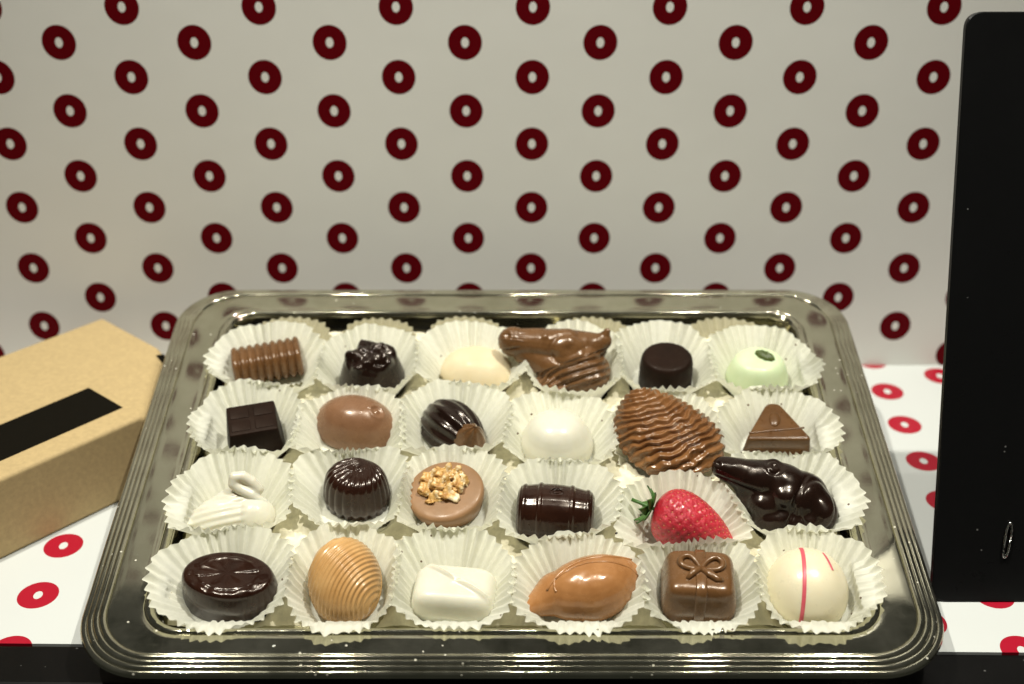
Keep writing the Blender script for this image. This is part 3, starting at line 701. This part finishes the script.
# 23 gift
P, T, TH = dome_P(1.75, 1.5, 2.05, m=8, n=6.5, taper=.16, nu=200, nv=90)
V, F = capped(P+.01*nz(P, 4)[..., None])
gf = choc('gift_parcel_chocolate', 'square milk chocolate shaped like a gift parcel tied with a bow', V, F, MILK, 8.3, 4.5, -4)
parts = []
def strap(path, w, h):
    V = []; n = len(path)
    for i, p in enumerate(path):
        p = Vector(p); d = (Vector(path[min(i+1, n-1)])-Vector(path[max(i-1, 0)])).normalized(); sdv = w
        nrm = Vector((p.x*.0, p.y, max(p.z-1.0, 0)*1.6)); 
        nrm = (nrm - d*nrm.dot(d)); nrm.normalize(); s_ = d.cross(nrm)
        for q, hh_ in ((-1, -.05), (-1, h*.5), (-.8, h), (.8, h), (1, h*.5), (1, -.05)): V.append(p+s_*w*q+nrm*hh_)
    return V, grid_faces(n, 6)+[tuple(reversed(range(6))), tuple((n-1)*6+i for i in range(6))]
pth = [(0, -1.47, .02), (0, -1.40, .7), (0, -1.33, 1.4), (0, -1.28, 1.75), (0, -1.2, 1.93), (0, -1.05, 2.02), (0, -.6, 2.05), (0, 0, 2.05), (0, .7, 2.05), (0, 1.1, 2.0), (0, 1.25, 1.8)]
V, F = strap(pth, .24, .06); mesh_obj('ribbon', V, F, MILK, gf)
def lobe(cx, cy, az, a, b):
    pts = []
    for t in np.linspace(0, 2*PI, 26):
        x = a*(1-math.cos(t))*.5; y = b*math.sin(t)*math.sin(t/2)
        pts.append((cx+x*math.cos(az)-y*math.sin(az), cy+x*math.sin(az)+y*math.cos(az), 2.03+.10*math.sin(t/2)))
    return tube(pts, .14, 10)
V, F = merge([lobe(0, 0, .45, 1.05, .42), lobe(0, 0, PI-.55, 1.0, .42), tube([(0, 0, 2.12), (.35, -.3, 2.12), (.7, -.55, 2.08), (.95, -.6, 2.05)], .14, 8, [1, 1.3, 1.3, .6]), tube([(0, 0, 2.12), (-.35, -.25, 2.12), (-.6, -.6, 2.08)], .14, 8, [1, 1.3, .7])])
mesh_obj('bow', V, F, MILK, gf)

# 24 white egg with pink lines
P, T, TH = dome_P(1.85, 1.95, 2.1, m=2.15, taper=.0, nu=140, nv=70)
V, F = capped(P); eg = choc('striped_egg_chocolate', 'smooth white chocolate egg with two thin pink lines, front right corner', V, F, IVORY, 13.15, 4.55, -4, 14, 0, W0+.35)
eg.data.materials[0] = choc_mat('smooth_ivory_chocolate', (.66, .60, .42), (.70, .64, .46), .3, .3, sss=.3, bstr=.05)
def estripe(x0, slant, y0, y1, wd):
    V = []; n = 60
    for i in range(n):
        y = y0+(y1-y0)*i/(n-1); x = x0+slant*y
        for sdd in (-1, -.4, .4, 1):
            xx = x+sdd*wd; q = 1-(abs(xx)/1.85)**2.15*1-(abs(y)/1.95)**2.15
            s = math.hypot(xx/1.85, y/1.95); z = 2.1*max(0, 1-min(1, s)**2.15)**(1/2.15)
            V.append((xx*1.006, y*1.006, z*1.006+(.012 if abs(sdd) < 1 else -.01)))
    return V, grid_faces(n, 4, False)
V, F = estripe(-.38, .04, -1.86, 1.6, .085); s1 = mesh_obj('pink_line', V, F, RIBPINK, eg)
V, F = estripe(.95, -.28, .25, 1.25, .06); s2 = mesh_obj('pink_line', V, F, RIBPINK, eg)

# crumbs on the rim and in the tray
def crumb(u, v, w, s, mat, lab):
    V, F = blobmesh([('e', (0, 0, 0), (s, s*.8, s*.7), (0, 20, 40)), ('e', (s*.5, s*.2, s*.2), (s*.6, s*.6, s*.5))], s*.25, 1)
    V = V+0; o = mesh_obj('crumb', V, F, mat, matrix=on_tray(u, v, w)); tag(o, lab, 'crumb')
crumb(-10.1, 1.1, 0.0, .09, WHITE, 'tiny pale crumb on the front rim of the tray below the oval dark chocolate')
crumb(4.72, 6.7, .85, .07, DARK, 'tiny dark chocolate crumb on a paper cup edge left of the strawberry')

# ------------------------------------------------------------ kraft box
e1 = Vector((-.67, -.742, 0)); e2 = Vector((.742, -.67, 0)); O0 = Vector((-24.8, 69.9, 0))
def bx(a, b, z): return O0+e1*a+e2*b+Vector((0, 0, z))
H = 4.4
V = [bx(0, 0, 0), bx(24, 0, 0), bx(24, 11.8, 0), bx(0, 11.8, 0), bx(0, 0, H), bx(24, 0, H), bx(24, 11.8, H), bx(5.2, 11.8, H), bx(0, 5.8, H), bx(0, 11.8, .6)]
F = [(0, 3, 2, 1)[::-1], (4, 5, 6, 7, 8)[::-1], (0, 1, 5, 4)[::-1], (1, 2, 6, 5)[::-1], (2, 3, 9, 7, 6)[::-1], (0, 4, 8, 9, 3)[::-1], (7, 9, 8)]
F = [tuple(f) for f in F]
bxe = empty('kraft_box', Matrix.Translation((O0.x*S, O0.y*S, 0))); tag(bxe, 'closed brown kraft cardboard box with a black paper strip, left of the tray', 'box')
V = [v-O0 for v in V]
bm_ = mesh_obj('carton', V, F, KRAFT, bxe, smooth=False)
import bmesh
b_ = bmesh.new(); b_.from_mesh(bm_.data); bmesh.ops.recalc_face_normals(b_, faces=b_.faces); b_.to_mesh(bm_.data); b_.free()
bv = bm_.modifiers.new('bevel', 'BEVEL'); bv.width = .0022; bv.segments = 4; bv.limit_method = 'ANGLE'
lab = [bx(5.3, 7.05, H+.015), bx(23, 7.25, H+.015), bx(23, 10.4, H+.015), bx(5.25, 10.3, H+.015)]
V = [v-O0 for v in lab]+[v-O0-Vector((0, 0, .012)) for v in lab]
mesh_obj('black_strip', V, [(0, 1, 2, 3), (7, 6, 5, 4), (0, 4, 5, 1), (1, 5, 6, 2), (2, 6, 7, 3), (3, 7, 4, 0)], BLACKTAPE, bxe, smooth=False)
R_, F_, G_ = bx(0, 5.8, H)-O0, bx(5.2, 11.8, H)-O0, bx(0, 11.8, .6)-O0
nrm = (F_-R_).cross(G_-R_).normalized(); nrm = nrm if nrm.x > 0 else -nrm
pts = [R_.lerp(F_, .13)+(G_-R_)*.0, R_.lerp(F_, .10)+(G_-R_)*.8, R_.lerp(F_, .0)+(G_-R_)*.62, R_.lerp(F_, .0)+(G_-R_)*.08]
V = [p+nrm*.03 for p in pts]+[p+nrm*.005 for p in pts]
mesh_obj('black_strip', V, [(0, 1, 2, 3), (7, 6, 5, 4), (0, 4, 5, 1), (1, 5, 6, 2), (2, 6, 7, 3), (3, 7, 4, 0)], BLACKTAPE, bxe, smooth=False)

# ------------------------------------------------------------ black board
bd = empty('black_board', Matrix.Translation((19.85*S, 48.4*S, .03*S)) @ Matrix.Rotation(-math.atan2(8.1, 25.9), 4, 'X')); tag(bd, 'glossy black display board leaning back at the right of the tray', 'display board')
out = []
for x, z in round_poly([(0, 0), (16, 0), (16, 27.15), (0, 27.15)], .75): out.append((x, z))
nP = len(out); V = []
for yy_, ins in ((.0, .05), (.05, 0), (.35, 0), (.4, .05)):
    c_ = (8, 13.5)
    for x, z in out: V.append((x+(ins if x < 8 else -ins), yy_, z+(ins if z < 13 else -ins)))
F = [tuple(f) for f in grid_faces(4, nP)]+[tuple(range(nP)), tuple(reversed(range(3*nP, 4*nP)))]
mesh_obj('panel', V, F, BOARD, bd, smooth=False)
lp = []
for t in np.linspace(0, 2*PI, 40):
    q = (abs(math.sin(t))**.6)*(1 if math.sin(t) > 0 else -1)
    lp.append((.13*math.cos(t)+.08*q, -.10, .85*q))
V, F = tube(lp, .05, 8); mesh_obj('wire_hook', V, F, STEEL, bd, Matrix.Translation((3.35*S, -.02*S, 3.1*S)))

# ------------------------------------------------------------ light
w = bpy.data.worlds.new('World'); sc.world = w; w.use_nodes = True
w.node_tree.nodes['Background'].inputs[0].default_value = (.9, .95, .8, 1); w.node_tree.nodes['Background'].inputs[1].default_value = .032
def spot(name, loc, tgt, power, size=75, rad=.02, blend=1., col=(1, .965, .865)):
    l = bpy.data.lights.new(name, 'SPOT'); l.energy = power; l.spot_size = math.radians(size); l.spot_blend = blend; l.shadow_soft_size = rad; l.color = col
    o = bpy.data.objects.new(name, l); C.objects.link(o); o.location = Vector(loc)*S
    o.rotation_euler = (Vector(tgt)-Vector(loc)).to_track_quat('-Z', 'Y').to_euler(); return o
spot('spot_lamp', (-52, 32, 158), (0, 51, 2), 84, 46, .015)
spot('spot_lamp', (52, 32, 158), (0, 51, 2), 84, 46, .015)
for lx in (-27, 3, 30): spot('spot_lamp', (lx, 44, 152), (lx*.3, 52, 2), 11, 46, .012)

# ------------------------------------------------------------ camera
cd = bpy.data.cameras.new('Camera'); cam = bpy.data.objects.new('Camera', cd); C.objects.link(cam); sc.camera = cam
cam.location = (0, 0, 39.1*S); cam.rotation_euler = (math.radians(62.5), 0, 0)
cd.lens = 36*1288/1024; cd.sensor_width = 36; cd.clip_start = .01; cd.clip_end = 50
cd.dof.use_dof = True; cd.dof.focus_distance = .59; cd.dof.aperture_fstop = 6.2
sc.view_settings.view_transform = 'Standard'; sc.view_settings.look = 'None'; sc.view_settings.exposure = 0; sc.view_settings.gamma = 1
sc.render.resolution_x = 1024; sc.render.resolution_y = 684
